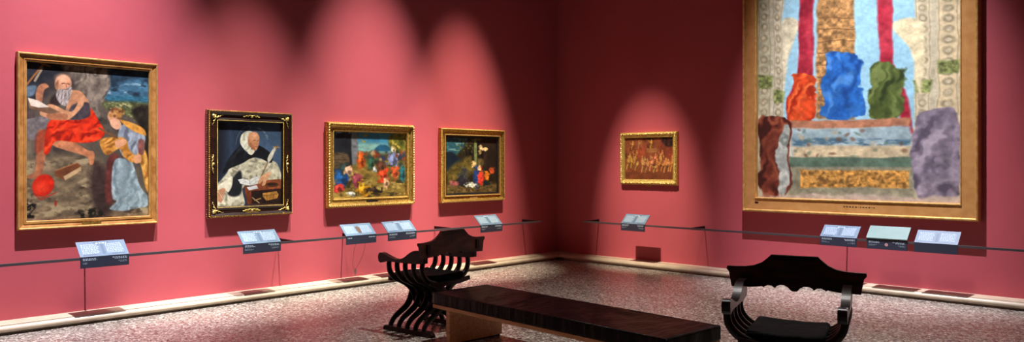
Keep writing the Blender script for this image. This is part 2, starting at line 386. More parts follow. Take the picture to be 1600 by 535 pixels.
class Canvas:
    def __init__(s, w, h, corners, base):
        """corners TL,TR,BR,BL of the sketch grid the shapes are given in"""
        s.w, s.h = w, h
        u, v = np.meshgrid(np.linspace(0, 1, w), np.linspace(0, 1, h))
        c = [np.array(p, float) for p in corners]
        s.X = c[0][0] * (1 - u) * (1 - v) + c[1][0] * u * (1 - v) + c[2][0] * u * v + c[3][0] * (1 - u) * v
        s.Y = c[0][1] * (1 - u) * (1 - v) + c[1][1] * u * (1 - v) + c[2][1] * u * v + c[3][1] * (1 - u) * v
        s.u, s.v = u, v
        s.px = abs(c[1][0] - c[0][0]) / w
        s.img = np.ones((h, w, 3)) * np.array(base, float)
        s.k = 0
    def put(s, a, col, var=0, cell=12, streak=1.0):
        s.k += 1
        col = np.array(col, float)[None, None]
        if var:
            n = fbm(s.h, s.w, cell, 100 + s.k, 4, streak)
            n = np.clip((n - .5) * 3.2, -1, 1)[..., None]
            col = np.clip(col * (1 + var * n), 0, 255)
        s.img = s.img * (1 - a[..., None]) + col * a[..., None]
    def sd(s, pts):
        P = np.array(pts, float); X, Y = s.X, s.Y
        d = np.full(X.shape, 1e9); inside = np.zeros(X.shape, bool); n = len(P)
        for i in range(n):
            a, b = P[i], P[(i + 1) % n]; e = b - a; L = (e ** 2).sum() + 1e-9
            t = np.clip(((X - a[0]) * e[0] + (Y - a[1]) * e[1]) / L, 0, 1)
            d = np.minimum(d, np.hypot(X - a[0] - t * e[0], Y - a[1] - t * e[1]))
            cond = ((a[1] > Y) != (b[1] > Y)) & (X < (b[0] - a[0]) * (Y - a[1]) / (b[1] - a[1] + 1e-12) + a[0])
            inside ^= cond
        return np.where(inside, -d, d)
    def poly(s, pts, col, soft=1.2, var=.12, cell=10, smooth=True, streak=1.0, op=1.0):
        if smooth: pts = cat(pts, 5, True)
        d = s.sd(pts); s.put(np.clip(.5 - d / (2 * soft), 0, 1) * op, col, var, cell, streak); return d
    def folds(s, pts, light, dark, n=6, seed=0, ang=0., soft=1.2, amt=.7, smooth=True):
        """drapery: light and dark bands inside an outline"""
        if smooth: pts = cat(pts, 5, True)
        d = s.sd(pts); m = np.clip(.5 - d / (2 * soft), 0, 1)
        P = np.array(pts); size = max(np.ptp(P[:, 0]), np.ptp(P[:, 1]))
        dx, dy = (s.X - P[:, 0].mean()) / size, (s.Y - P[:, 1].mean()) / size
        f = fbm(s.h, s.w, 26, seed + 900, 3) - .5; g = fbm(s.h, s.w, 30, seed + 950, 3) - .5
        q = dx * math.cos(ang) + dy * math.sin(ang) + .35 * f; r = -dx * math.sin(ang) + dy * math.cos(ang) + .35 * g
        rs = np.random.RandomState(seed + 5); wv = 0
        for k in range(7):
            wv = wv + np.sin(2 * PI * (q * n * rs.uniform(.5, 1.9) + r * n * rs.uniform(-.6, .6)) + rs.uniform(0, 6.3)) * rs.uniform(.5, 1)
        wv = wv / 2.2
        s.put(m * np.clip(wv, 0, 1) ** 1.5 * amt, light, 0); s.put(m * np.clip(-wv, 0, 1) ** 1.5 * amt, dark, 0)
    def line(s, pts, wd, col, soft=1.0, op=1.0):
        P = [np.array(p, float) for p in pts]; d = np.full(s.X.shape, 1e9)
        for a, b in zip(P[:-1], P[1:]):
            e = b - a; L = (e ** 2).sum() + 1e-9
            t = np.clip(((s.X - a[0]) * e[0] + (s.Y - a[1]) * e[1]) / L, 0, 1)
            d = np.minimum(d, np.hypot(s.X - a[0] - t * e[0], s.Y - a[1] - t * e[1]))
        s.put(np.clip(.5 - (d - wd / 2) / (2 * soft), 0, 1) * op, col, 0)
    def oval(s, cx, cy, rx, ry, col, soft=.15, var=.1, rot=0, op=1.0, cell=8, wob=0):
        c, q = math.cos(rot), math.sin(rot); dx, dy = s.X - cx, s.Y - cy
        r = np.hypot((dx * c + dy * q) / rx, (-dx * q + dy * c) / ry) + (wob * (fbm(s.h, s.w, 7, 300 + s.k, 2) - .5) if wob else 0)
        s.put(np.clip((1 + soft - r) / (2 * soft), 0, 1) * op, col, var, cell)
    def dabs(s, x0, x1, y0, y1, n, cols, r0, r1, seed=0, op=.8):
        rs = random.Random(seed)
        for _ in range(n):
            s.oval(rs.uniform(x0, x1), rs.uniform(y0, y1), rs.uniform(r0, r1), rs.uniform(r0, r1) * 1.2, rs.choice(cols), .5, 0, rs.uniform(0, 3), op)
    def clouds(s, mask, col, cell, thr=.5, gain=5, seed=1, aspect=1, op=1.0):
        n = fbm(s.h, s.w, cell, seed, 5, aspect)
        s.put(mask * np.clip((n - thr) * gain, 0, 1) * op, col, 0)

def canvas_obj(cv, W, H, parent, y, z0, name='canvas', gam=1.12):
    """dense sheet in the frame, W x H metres, centred on x=0, bottom edge z0, facing -y"""
    w, h = cv.w, cv.h
    X, Z = np.meshgrid(np.linspace(-W / 2, W / 2, w), np.linspace(z0 + H, z0, h))
    co = np.stack([X, np.full_like(X, y), Z], -1).reshape(-1, 3)
    i = np.arange(h * w).reshape(h, w)
    q = np.stack([i[:-1, :-1], i[1:, :-1], i[1:, 1:], i[:-1, 1:]], -1).reshape(-1, 4)
    me = bpy.data.meshes.new(name); me.from_pydata(co.tolist(), [], q.tolist())
    gr = fbm(h, w, 5, 777, 3)[..., None] - .5
    c = np.clip((np.clip(cv.img / 255, 0, 1) ** gam) * (1 + .22 * gr), 0, 1); c = np.where(c <= .04045, c / 12.92, ((c + .055) / 1.055) ** 2.4)
    at = me.color_attributes.new('paint', 'FLOAT_COLOR', 'POINT')
    at.data.foreach_set('color', np.concatenate([c, np.ones((h, w, 1))], -1).astype(np.float32).ravel())
    me.materials.append(M['paint']); me.update()
    o = bpy.data.objects.new(name, me); C.objects.link(o); o.parent = parent
    return o
def paint_material():
    m, nt, b = mat('oil_paint')
    a = N(nt, 'ShaderNodeAttribute', attribute_name='paint'); nt.links.new(a.outputs['Color'], b.inputs['Base Color'])
    tc = N(nt, 'ShaderNodeTexCoord'); no = N(nt, 'ShaderNodeTexNoise', Scale=220.0, Detail=3.0)
    nt.links.new(tc.outputs['Object'], no.inputs['Vector']); bump(nt, b, no.outputs['Fac'], .08, .001)
    b.inputs['Roughness'].default_value = .5; b.inputs['Specular IOR Level'].default_value = .25
    return m
M['paint'] = paint_material()

SKIN = (196, 142, 104); SKIN_D = (126, 82, 56)

def paint_hermit():
    c = Canvas(250, 320, [(82, 12), (463, 42), (463, 497), (82, 515)], (92, 84, 72))
    one = np.ones((c.h, c.w))
    c.clouds(one, (128, 118, 98), 60, .48, 5, 3, .6); c.clouds(one, (58, 52, 48), 40, .55, 6, 4)
    c.poly([(60, 0), (330, 20), (345, 60), (300, 90), (240, 90), (150, 120), (60, 200)], (62, 56, 54), 8, .3, 20)
    c.poly([(60, 0), (190, 20), (170, 60), (120, 90), (110, 130), (60, 120)], (40, 42, 48), 6, .3, 12)
    c.poly([(80, 95), (112, 90), (105, 118), (84, 122)], (96, 116, 128), 3, .1)
    rock = [(190, 20), (340, 30), (356, 60), (318, 130), (300, 190), (250, 150), (220, 70)]
    c.poly(rock, (124, 114, 100), 6, .3, 16); c.folds(rock, (152, 140, 122), (74, 66, 60), 5, 5, .7, 5, .6)
    # sky and distance
    sky = [(335, 30), (480, 36), (480, 190), (400, 175), (345, 150), (318, 128), (338, 90)]
    c.poly(sky, (70, 112, 134), 4, .15, 18, smooth=False)
    m = np.clip(.5 - c.sd(sky) / 6, 0, 1)
    c.clouds(m, (176, 202, 208), 26, .5, 5, 8, 2.4); c.clouds(m, (34, 54, 68), 30, .56, 6, 9, 2.2)
    c.poly([(340, 30), (480, 35), (480, 70), (420, 66), (350, 80)], (40, 62, 78), 8, .3, 14)
    c.poly([(335, 118), (480, 128), (480, 150), (340, 140)], (52, 104, 122), 4, .25, 10, streak=3)
    c.poly([(318, 138), (480, 148), (480, 210), (400, 185), (330, 165)], (92, 98, 62), 5, .35, 8)
    c.clouds(np.clip(.5 - c.sd([(318, 138), (480, 148), (480, 220), (330, 170)]) / 6, 0, 1), (170, 168, 118), 8, .56, 8, 14, 2)
    c.poly([(405, 165), (480, 160), (480, 330), (450, 300), (440, 230)], (44, 40, 30), 6, .4, 10)
    # ground
    gr = [(60, 330), (280, 310), (330, 380), (480, 440), (480, 540), (60, 540)]
    c.poly(gr, (120, 106, 82), 14, .25, 22, streak=2)
    c.clouds(np.clip(.5 - c.sd(gr) / 14, 0, 1), (164, 150, 116), 30, .52, 6, 21, 2.5)
    c.clouds(np.clip(.5 - c.sd(gr) / 14, 0, 1), (74, 62, 48), 22, .58, 7, 22, 2)
    c.poly([(280, 330), (330, 360), (350, 470), (300, 500), (270, 420)], (66, 52, 46), 12, .2)
    c.clouds(np.clip(.5 - c.sd([(235, 480), (300, 470), (320, 500), (230, 508)]) / 6, 0, 1), (30, 32, 26), 8, .42, 7, 31)
    c.clouds(np.clip(.5 - c.sd([(82, 450), (112, 460), (105, 505), (82, 505)]) / 6, 0, 1), (28, 24, 24), 8, .42, 7, 32)
    # staff and cross
    c.line([(82, 90), (135, 18)], 6, (146, 100, 58)); c.line([(118, 14), (150, 28)], 6, (140, 98, 58)); c.line([(108, 74), (128, 36)], 7, (152, 138, 116))
    # seat rock
    c.poly([(84, 190), (150, 190), (150, 240), (100, 260), (82, 240)], (112, 106, 104), 4, .2)
    # red drapery
    red = [(146, 205), (190, 190), (250, 178), (272, 158), (300, 200), (318, 238), (290, 262), (240, 268), (170, 262), (148, 300), (134, 296)]
    # legs
    c.poly([(118, 230), (150, 240), (140, 300), (130, 360), (122, 376), (88, 380), (86, 372), (108, 356), (112, 300)], (164, 108, 76), 1.5, .15)
    c.poly([(165, 255), (215, 262), (262, 290), (284, 298), (282, 332), (270, 336), (262, 312), (200, 292), (160, 276)], (186, 126, 88), 1.5, .15)
    c.poly(red, (206, 52, 22), 1.5, .12); c.folds(red, (240, 92, 44), (130, 22, 12), 5, 41, .9, 1.5, .75)
    c.poly([(112, 240), (150, 225), (150, 262), (118, 300), (108, 290)], (150, 40, 20), 2, .2, op=.4)
    # torso
    c.poly([(196, 110), (238, 104), (262, 130), (272, 160), (252, 190), (196, 192), (200, 150)], (190, 138, 100), 1.5, .1)
    c.poly([(216, 150), (262, 140), (272, 160), (268, 186), (230, 196), (206, 190)], (74, 66, 70), 2, .2)
    c.poly([(160, 120), (196, 108), (206, 124), (178, 150), (150, 150)], (60, 44, 40), 4, .2)
    c.poly([(140, 152), (160, 148), (214, 170), (240, 130), (252, 120), (250, 150), (214, 190), (190, 196), (132, 186), (122, 172)], (206, 154, 114), 1.5, .12)
    c.poly([(146, 176), (200, 178), (196, 196), (150, 194)], (166, 112, 80), 2, .1)
    c.poly([(118, 90), (136, 82), (148, 92), (134, 104), (128, 140), (114, 148), (110, 116)], (170, 118, 86), 1.5, .15)
    # head and beard
    c.oval(190, 82, 25, 28, (196, 146, 112), .1, .1); c.oval(188, 64, 20, 12, (224, 180, 146), .5, 0, op=.7)
    c.poly([(166, 84), (176, 72), (174, 100), (168, 98)], (150, 108, 80), 2, .1)
    c.poly([(174, 102), (196, 98), (214, 92), (214, 116), (200, 150), (184, 148), (170, 126)], (158, 150, 142), 2, .2, 6); c.folds([(174, 102), (196, 98), (214, 92), (214, 116), (200, 150), (184, 148), (170, 126)], (200, 194, 186), (96, 88, 84), 6, 44, .3, 2, .6)
    c.line([(186, 82), (194, 81)], 2.4, (60, 36, 28)); c.line([(202, 82), (209, 84)], 2.4, (60, 36, 28)); c.line([(198, 82), (200, 94)], 2.4, (150, 96, 70)); c.line([(192, 100), (206, 99)], 2, (96, 50, 40))
    # open book
    c.poly([(86, 128), (130, 146), (182, 172), (150, 178), (112, 166), (92, 160)], (120, 92, 70), 1.2, .1, smooth=False)
    c.poly([(88, 127), (118, 136), (150, 156), (118, 158), (96, 152)], (214, 204, 186), 1.2, .06, smooth=False)
    c.poly([(82, 170), (106, 166), (108, 190), (82, 194)], (86, 74, 70), 1.5, .1, smooth=False)
    # closed book on ground
    c.poly([(165, 356), (232, 330), (246, 342), (244, 356), (196, 386), (166, 372)], (118, 72, 44), 1.2, .12, smooth=False)
    c.poly([(190, 374), (244, 342), (244, 356), (196, 386)], (186, 160, 118), 1.2, .1, smooth=False); c.line([(166, 356), (232, 331)], 2, (176, 122, 74))
    # red hat
    c.oval(132, 402, 36, 30, (200, 44, 22), .08, .12, -1.1); c.oval(124, 408, 18, 20, (228, 76, 46), .5, 0, -1.1, .7)
    c.line([(105, 430), (125, 446), (170, 424)], 3, (176, 50, 32)); c.oval(168, 458, 4, 9, (150, 60, 40), .4)
    # kneeling woman
    c.oval(352, 182, 19, 26, (128, 84, 52), .15, .15); c.oval(342, 184, 15, 19, (212, 162, 126), .15, .06)
    c.dabs(336, 378, 158, 188, 18, [(176, 128, 66), (96, 60, 36), (200, 152, 84)], 3, 7, 5)
    c.poly([(336, 196), (362, 194), (372, 216), (356, 226), (338, 214)], (214, 168, 134), 1.5, .06)
    blue = [(372, 214), (404, 204), (440, 228), (452, 258), (430, 300), (400, 320), (370, 300), (360, 250)]
    c.poly([(324, 330), (350, 300), (370, 330), (352, 400), (338, 460), (318, 440)], (104, 56, 50), 3, .2)
    skirt = [(350, 322), (384, 318), (408, 330), (432, 400), (462, 440), (460, 466), (412, 474), (380, 482), (334, 476), (356, 452), (342, 440), (340, 380)]
    c.poly(skirt, (138, 158, 160), 2, .1); c.folds(skirt, (196, 214, 212), (84, 98, 102), 6, 61, .25, 2, .8)
    c.poly(blue, (140, 152, 160), 2, .12); c.folds(blue, (186, 194, 198), (90, 94, 104), 4, 62, .6, 2, .7)
    yel = [(366, 196), (404, 206), (446, 222), (458, 262), (460, 330), (462, 420), (440, 390), (426, 330), (386, 332), (366, 290), (318, 306), (304, 280), (306, 256), (350, 250), (376, 256), (420, 260), (440, 240)]
    c.poly([(304, 258), (380, 252), (398, 290), (428, 318), (410, 330), (380, 312), (364, 286), (322, 306)], (190, 134, 60), 2, .15)
    c.folds([(304, 258), (380, 252), (398, 290), (428, 318), (410, 330), (380, 312), (364, 286), (322, 306)], (230, 182, 96), (132, 84, 30), 4, 63, .9, 2, .7)
    c.poly([(366, 196), (404, 204), (444, 222), (454, 244), (430, 238), (396, 222)], (204, 148, 66), 2, .15)
    c.poly([(424, 304), (450, 290), (462, 340), (464, 424), (450, 400), (440, 350)], (200, 150, 70), 2, .2); c.folds([(424, 304), (450, 290), (462, 340), (464, 424), (450, 400), (440, 350)], (232, 190, 104), (128, 84, 32), 4, 64, .2, 2, .7)
    c.poly([(430, 258), (448, 262), (446, 300), (432, 306), (426, 284)], (140, 92, 84), 2, .15)
    c.poly([(352, 262), (384, 256), (384, 272), (358, 284)], (214, 162, 122), 1.5, .06)
    c.poly([(412, 310), (434, 304), (436, 326), (418, 332)], (204, 152, 112), 1.5, .08)
    c.line([(300, 222), (358, 252)], 6, (120, 82, 52))
    return c

def paint_friar():
    c = Canvas(200, 250, [(60, 52), (377, 63), (378, 470), (55, 482)], (44, 58, 76))
    one = np.ones((c.h, c.w))
    c.oval(290, 200, 130, 120, (78, 104, 132), .9, .08, op=.9, cell=30); c.clouds(one, (24, 32, 44), 70, .5, 4, 3, .3, .6)
    c.poly([(50, 40), (100, 45), (90, 300), (50, 320)], (26, 30, 40), 20, .1)
    # robe
    robe = [(128, 250), (200, 225), (260, 240), (330, 250), (360, 275), (380, 340), (380, 380), (190, 376), (186, 480), (60, 482), (58, 440), (84, 440), (58, 380), (84, 340), (110, 305)]
    c.poly(robe, (184, 182, 158), 2, .08); c.folds(robe, (226, 224, 202), (116, 116, 98), 6, 11, .35, 3, .7)
    c.poly([(112, 370), (170, 300), (176, 400), (150, 430), (110, 420)], (34, 38, 42), 5, .15)
    cape = [(172, 178), (206, 214), (250, 200), (262, 176), (300, 196), (330, 226), (322, 262), (262, 236), (220, 240), (180, 264), (120, 290), (86, 318), (98, 272), (128, 220), (158, 186)]
    c.poly(cape, (22, 26, 32), 1.8, .25); c.folds(cape, (46, 54, 62), (12, 14, 18), 4, 12, .6, 2, .6)
    c.poly([(84, 360), (128, 330), (130, 372), (112, 408), (96, 398), (70, 404), (60, 380)], (206, 204, 182), 2, .1)
    # hood, face
    c.poly([(176, 124), (200, 104), (226, 104), (238, 124), (226, 150), (222, 190), (206, 206), (186, 190), (170, 160)], (206, 208, 188), 1.5, .07); c.folds([(176, 124), (200, 104), (226, 104), (226, 150), (222, 190), (206, 206), (186, 190), (170, 160)], (232, 234, 216), (150, 150, 130), 3, 15, .2, 2, .6)
    c.poly([(218, 112), (246, 108), (262, 126), (264, 152), (258, 178), (250, 196), (236, 200), (222, 186), (208, 168), (210, 130)], (196, 142, 104), 1.3, .06)
    c.oval(240, 128, 16, 18, (222, 174, 136), .7, 0, op=.8); c.poly([(222, 160), (240, 184), (244, 198), (230, 194), (212, 172)], (150, 98, 70), 3, .1, op=.8)
    c.line([(236, 150), (246, 149)], 2.4, (62, 40, 34)); c.line([(254, 150), (260, 152)], 2.4, (62, 40, 34)); c.line([(250, 150), (255, 168), (248, 170)], 2, (150, 98, 72)); c.line([(240, 181), (253, 180)], 2.2, (130, 64, 54))
    c.oval(213, 152, 5, 9, (180, 122, 90), .2, 0)
    c.poly([(206, 196), (224, 194), (240, 204), (226, 222), (208, 214)], (216, 214, 192), 2, .08)
    # faint halo and small inscription
    c.line([(150 + 0, 170), (154, 140), (166, 112), (186, 88), (214, 74), (222, 86), (216, 98)], 1.6, (120, 138, 156), op=.8)
    for k in range(10):
        a = -1.35 + k * .13; c.line([(236 + 66 * math.cos(a), 152 + 66 * math.sin(a)), (241 + 69 * math.cos(a), 152 + 69 * math.sin(a))], 3 if k % 3 else 1.2, (168, 178, 176), op=.8)
    c.line([(300, 130), (310, 170)], 1, (110, 126, 144), op=.5)
    # desk
    c.poly([(190, 380), (262, 372), (376, 358), (378, 470), (204, 470), (190, 400)], (120, 62, 34), 1.4, .2, smooth=False)
    c.poly([(222, 402), (376, 390), (378, 468), (226, 468)], (42, 28, 24), 2, .3, smooth=False)
    c.poly([(262, 352), (376, 342), (376, 390), (222, 402), (220, 384)], (136, 76, 46), 1.4, .2, smooth=False)
    c.poly([(280, 414), (352, 404), (362, 420), (356, 440), (300, 452), (280, 430)], (176, 130, 62), 1.4, .25, smooth=False)
    c.line([(282, 428), (356, 418)], 2, (96, 62, 30)); c.line([(302, 424), (304, 450)], 3, (90, 58, 26)); c.line([(334, 420), (336, 444)], 3, (90, 58, 26))
    c.oval(330, 372, 36, 12, (88, 56, 34), .15, .2); c.oval(330, 368, 26, 7, (52, 34, 26), .3)
    c.line([(228, 436), (262, 462)], 4, (188, 168, 128)); c.line([(240, 450), (270, 440)], 5, (176, 140, 84))
    # open book
    c.poly([(158, 346), (180, 340), (214, 348), (240, 330), (270, 332), (258, 366), (216, 376), (170, 366)], (206, 210, 204), 1.3, .06, smooth=False)
    c.line([(214, 348), (218, 374)], 2, (130, 130, 122)); c.folds([(158, 346), (214, 348), (240, 330), (270, 332), (258, 366), (216, 376), (170, 366)], (228, 232, 226), (160, 164, 158), 9, 17, 1.4, 1, .5, False)
    c.poly([(200, 384), (250, 374), (258, 390), (212, 400)], (200, 204, 206), 1.2, .06, smooth=False)
    # crucifix staff
    c.line([(258, 362), (318, 232)], 4.5, (126, 88, 58)); c.poly([(310, 260), (306, 236), (330, 196), (346, 180), (350, 192), (338, 214), (328, 240)], (192, 190, 174), 1.5, .12)
    c.line([(336, 182), (366, 184)], 6, (150, 130, 84)); c.line([(348, 194), (356, 176)], 5, (140, 112, 70))
    # hands
    c.poly([(268, 334), (290, 318), (314, 308), (322, 318), (300, 352), (292, 372), (276, 376), (282, 352), (266, 366), (258, 360)], (204, 160, 122), 1.4, .08)
    for k in range(3): c.line([(286 - k * 5, 330 + k * 3), (276 - k * 5, 364 - k * 2)], 1.3, (140, 96, 68), op=.7)
    c.poly([(66, 398), (86, 388), (98, 394), (90, 420), (84, 448), (74, 462), (62, 446), (56, 420)], (176, 130, 100), 1.5, .1)
    c.line([(62, 400), (100, 470)], 2, (206, 196, 170))
    return c

def paint_landscape_crowd():
    """generic stand-in: a bright sky between trees over warm ground with loose dabs of colour"""
    c = Canvas(200, 170, [(117, 97), (480, 103), (480, 415), (117, 428)], (84, 74, 46))
    one = np.ones((c.h, c.w))
    sky = [(190, 80), (430, 80), (420, 160), (380, 186), (300, 190), (235, 180)]
    c.poly(sky, (64, 130, 160), 8, .12, 30); c.poly([(230, 155), (400, 160), (400, 200), (240, 196)], (126, 168, 158), 10, .1, 20, streak=3)
    c.poly([(330, 170), (350, 160), (385, 165), (400, 190), (320, 190)], (40, 92, 118), 4, .1)
    c.poly([(100, 80), (205, 80), (215, 140), (240, 250), (230, 300), (100, 320)], (34, 38, 44), 8, .35, 18)
    c.clouds(np.clip(.5 - c.sd([(110, 85), (235, 85), (220, 140), (150, 150)]) / 20, 0, 1), (120, 150, 176), 16, .52, 7, 5)
    c.poly([(100, 210), (180, 205), (190, 260), (100, 280)], (88, 74, 54), 6, .25, 10, streak=3)
    c.poly([(400, 110), (500, 100), (500, 230), (430, 200), (390, 160)], (92, 94, 40), 8, .4, 12)
    c.clouds(np.clip(.5 - c.sd([(390, 110), (490, 105), (490, 190), (410, 180)]) / 12, 0, 1), (176, 158, 70), 10, .52, 7, 7)
    c.clouds(np.clip(.5 - c.sd([(240, 108), (290, 108), (270, 150), (244, 150)]) / 10, 0, 1), (150, 140, 60), 8, .45, 7, 8)
    c.poly([(205, 100), (232, 100), (234, 260), (208, 262)], (112, 116, 118), 4, .15)
    gr = [(100, 330), (240, 250), (330, 240), (500, 260), (500, 440), (100, 440)]
    c.poly(gr, (128, 108, 52), 10, .25, 20, streak=2); c.clouds(np.clip(.5 - c.sd(gr) / 14, 0, 1), (176, 156, 84), 26, .52, 6, 9, 2)
    c.clouds(np.clip(.5 - c.sd(gr) / 14, 0, 1), (62, 56, 30), 22, .57, 7, 10, 2)
    c.dabs(265, 480, 195, 260, 46, [(40, 50, 44), (150, 60, 34), (84, 108, 70), (190, 160, 112), (52, 60, 90), (110, 80, 48)], 5, 12, 11, .75)
    for x, y, rx, ry, col in ((156, 330, 34, 40, (30, 78, 128)), (170, 280, 20, 26, (46, 62, 58)), (140, 376, 22, 22, (176, 60, 52)), (188, 292, 18, 20, (200, 160, 130)), (250, 236, 18, 40, (190, 86, 34)), (228, 340, 24, 32, (140, 66, 76)), (262, 380, 30, 34, (196, 142, 34)), (315, 386, 34, 14, (58, 44, 34)), (205, 405, 17, 13, (206, 206, 186)), (352, 268, 22, 30, (96, 60, 44)), (362, 312, 26, 30, (196, 68, 36)), (412, 236, 24, 40, (110, 120, 150)), (424, 300, 18, 30, (186, 78, 40)), (462, 300, 16, 40, (40, 92, 96)), (300, 250, 16, 26, (50, 92, 70)), (318, 285, 10, 14, (186, 196, 190)), (374, 348, 14, 20, (180, 146, 112)), (412, 186, 12, 14, (206, 186, 150))):
        c.oval(x, y, rx * 1.05, ry * 1.05, col, .2, .3, cell=7, wob=1.5)
        c.oval(x - rx * .25, y - ry * .3, rx * .45, ry * .5, tuple(min(255, v * 1.35 + 10) for v in col), .3, .2, wob=1.2, op=.7)
        c.oval(x + rx * .4, y + ry * .35, rx * .4, ry * .5, tuple(v * .5 for v in col), .3, .2, wob=1.2, op=.7)
    c.dabs(125, 470, 300, 420, 26, [(60, 48, 30), (190, 168, 110), (110, 90, 50)], 3, 8, 12, .5)
    return c

def paint_woodland():
    """generic stand-in: a dark wooded hillside under a teal evening sky with a few lit dabs"""
    c = Canvas(180, 180, [(117, 105), (415, 113), (415, 412), (117, 420)], (44, 38, 24))
    one = np.ones((c.h, c.w))
    c.clouds(one, (116, 100, 58), 30, .46, 5, 3); c.clouds(one, (18, 18, 16), 26, .55, 6, 4)
    sky = [(100, 100), (235, 100), (230, 140), (190, 190), (160, 210), (100, 210)]
    c.poly(sky, (44, 92, 104), 8, .15, 14, streak=2); c.clouds(np.clip(.5 - c.sd(sky) / 12, 0, 1), (116, 158, 160), 20, .52, 6, 6, 3)
    c.poly([(100, 200), (146, 188), (200, 225), (210, 240), (110, 300)], (20, 38, 52), 4, .2, 12)
    c.poly([(130, 290), (190, 240), (250, 220), (270, 300), (140, 360)], (104, 92, 44), 14, .3, 10)
    for x in (206, 222, 240): c.line([(x, 108), (x + 2, 215)], 4, (58, 52, 32))
    c.clouds(np.clip(.5 - c.sd([(180, 105), (280, 105), (270, 190), (190, 180)]) / 16, 0, 1), (108, 110, 58), 9, .54, 8, 8)
    c.poly([(278, 116), (292, 116), (294, 250), (280, 250)], (118, 130, 84), 3, .15)
    c.poly([(320, 110), (430, 110), (430, 300), (350, 290), (330, 200)], (50, 40, 30), 10, .3, 16)
    c.poly([(100, 370), (430, 365), (430, 430), (100, 430)], (98, 82, 48), 10, .3, 12, streak=2)
    for x, y, rx, ry, col in ((318, 165, 12, 16, (206, 184, 140)), (340, 172, 14, 9, (190, 164, 118)), (312, 190, 9, 14, (150, 130, 84)), (275, 256, 12, 16, (186, 160, 108)), (215, 318, 26, 44, (62, 66, 62)), (206, 350, 30, 26, (40, 40, 50)), (162, 362, 22, 14, (134, 80, 78)), (292, 325, 18, 48, (38, 62, 108)), (316, 330, 15, 44, (190, 62, 48)), (308, 278, 9, 12, (212, 168, 128)), (258, 372, 32, 13, (180, 186, 172)), (352, 322, 16, 20, (206, 116, 36)), (384, 292, 16, 14, (176, 78, 40)), (350, 362, 20, 16, (24, 40, 38))):
        c.oval(x, y, rx * 1.05, ry * 1.05, tuple(min(255, v * 1.15) for v in col), .25, .3, cell=7, wob=1.3)
    c.dabs(130, 405, 385, 412, 20, [(150, 128, 84), (40, 34, 22)], 3, 7, 12, .6)
    return c

def paint_brown_relief():
    """brown monochrome picture crowded with small ochre shapes"""
    c = Canvas(160, 130, [(78, 108), (427, 105), (427, 404), (78, 402)], (132, 76, 48))
    one = np.ones((c.h, c.w))
    c.clouds(one, (72, 40, 26), 20, .52, 5, 3); c.clouds(one, (148, 88, 54), 18, .56, 5, 4)
    c.poly([(165, 190), (225, 150), (228, 240), (170, 260)], (146, 74, 50), 4, .15, smooth=False); c.poly([(330, 130), (427, 190), (427, 250), (330, 240)], (134, 66, 46), 4, .2, smooth=False)
    c.poly([(235, 182), (312, 182), (312, 212), (235, 214)], (150, 104, 62), 2, .12, smooth=False)
    c.poly([(340, 112), (427, 108), (427, 165), (370, 170)], (58, 38, 34), 6, .4, 8)
    c.poly([(78, 350), (427, 345), (427, 404), (78, 402)], (116, 66, 40), 3, .15, 10, smooth=False)
    for k in range(5): c.line([(78, 356 + k * 11), (427, 352 + k * 11)], 2, (78, 42, 28), op=.8)
    for k in range(12): c.line([(90 + k * 30, 356), (70 + k * 33, 402)], 1.6, (84, 46, 30), op=.6)
    c.line([(78, 320), (160, 348), (200, 320), (260, 352)], 3, (92, 54, 34))
    rs = random.Random(5)
    def fig(x, y, h, lean):
        col = (rs.randint(170, 204), rs.randint(128, 156), rs.randint(66, 92)); dk = tuple(v * .6 for v in col)
        c.oval(x + lean * h * .5, y - h * .93, h * .07, h * .08, col, .3, 0)
        c.oval(x + lean * h * .3, y - h * .64, h * .12, h * .22, col, .35, .2, lean)
        c.line([(x + lean * h * .1, y - h * .45), (x - h * .1, y - h * .2), (x - h * .12, y)], h * .09, col, .8, .9)
        c.line([(x + lean * h * .1, y - h * .45), (x + h * .12, y - h * .22), (x + h * .08, y)], h * .09, dk, .8, .9)
        s = rs.choice((-1, 1)); c.line([(x + lean * h * .4, y - h * .75), (x + s * h * .22, y - h * .6), (x + s * h * .3, y - h * .85)], h * .055, col, .8, .9)
    for k in range(13): fig(rs.uniform(88, 418), rs.uniform(262, 300), rs.uniform(50, 75), rs.uniform(-.2, .25))
    for x, y, h, l in ((100, 330, 96, .1), (130, 318, 80, -.3), (132, 190, 60, .1), (160, 335, 66, .35), (182, 180, 54, -.1), (212, 350, 104, -.15), (238, 352, 88, .3), (270, 338, 96, .1), (292, 352, 62, .7), (320, 345, 92, -.2), (348, 338, 70, .4), (372, 350, 100, .05), (400, 344, 86, -.25), (418, 345, 112, .05), (272, 182, 66, 0)): fig(x, y, h, l)
    c.clouds(one, (122, 68, 42), 9, .56, 6, 14, op=.7)
    return c

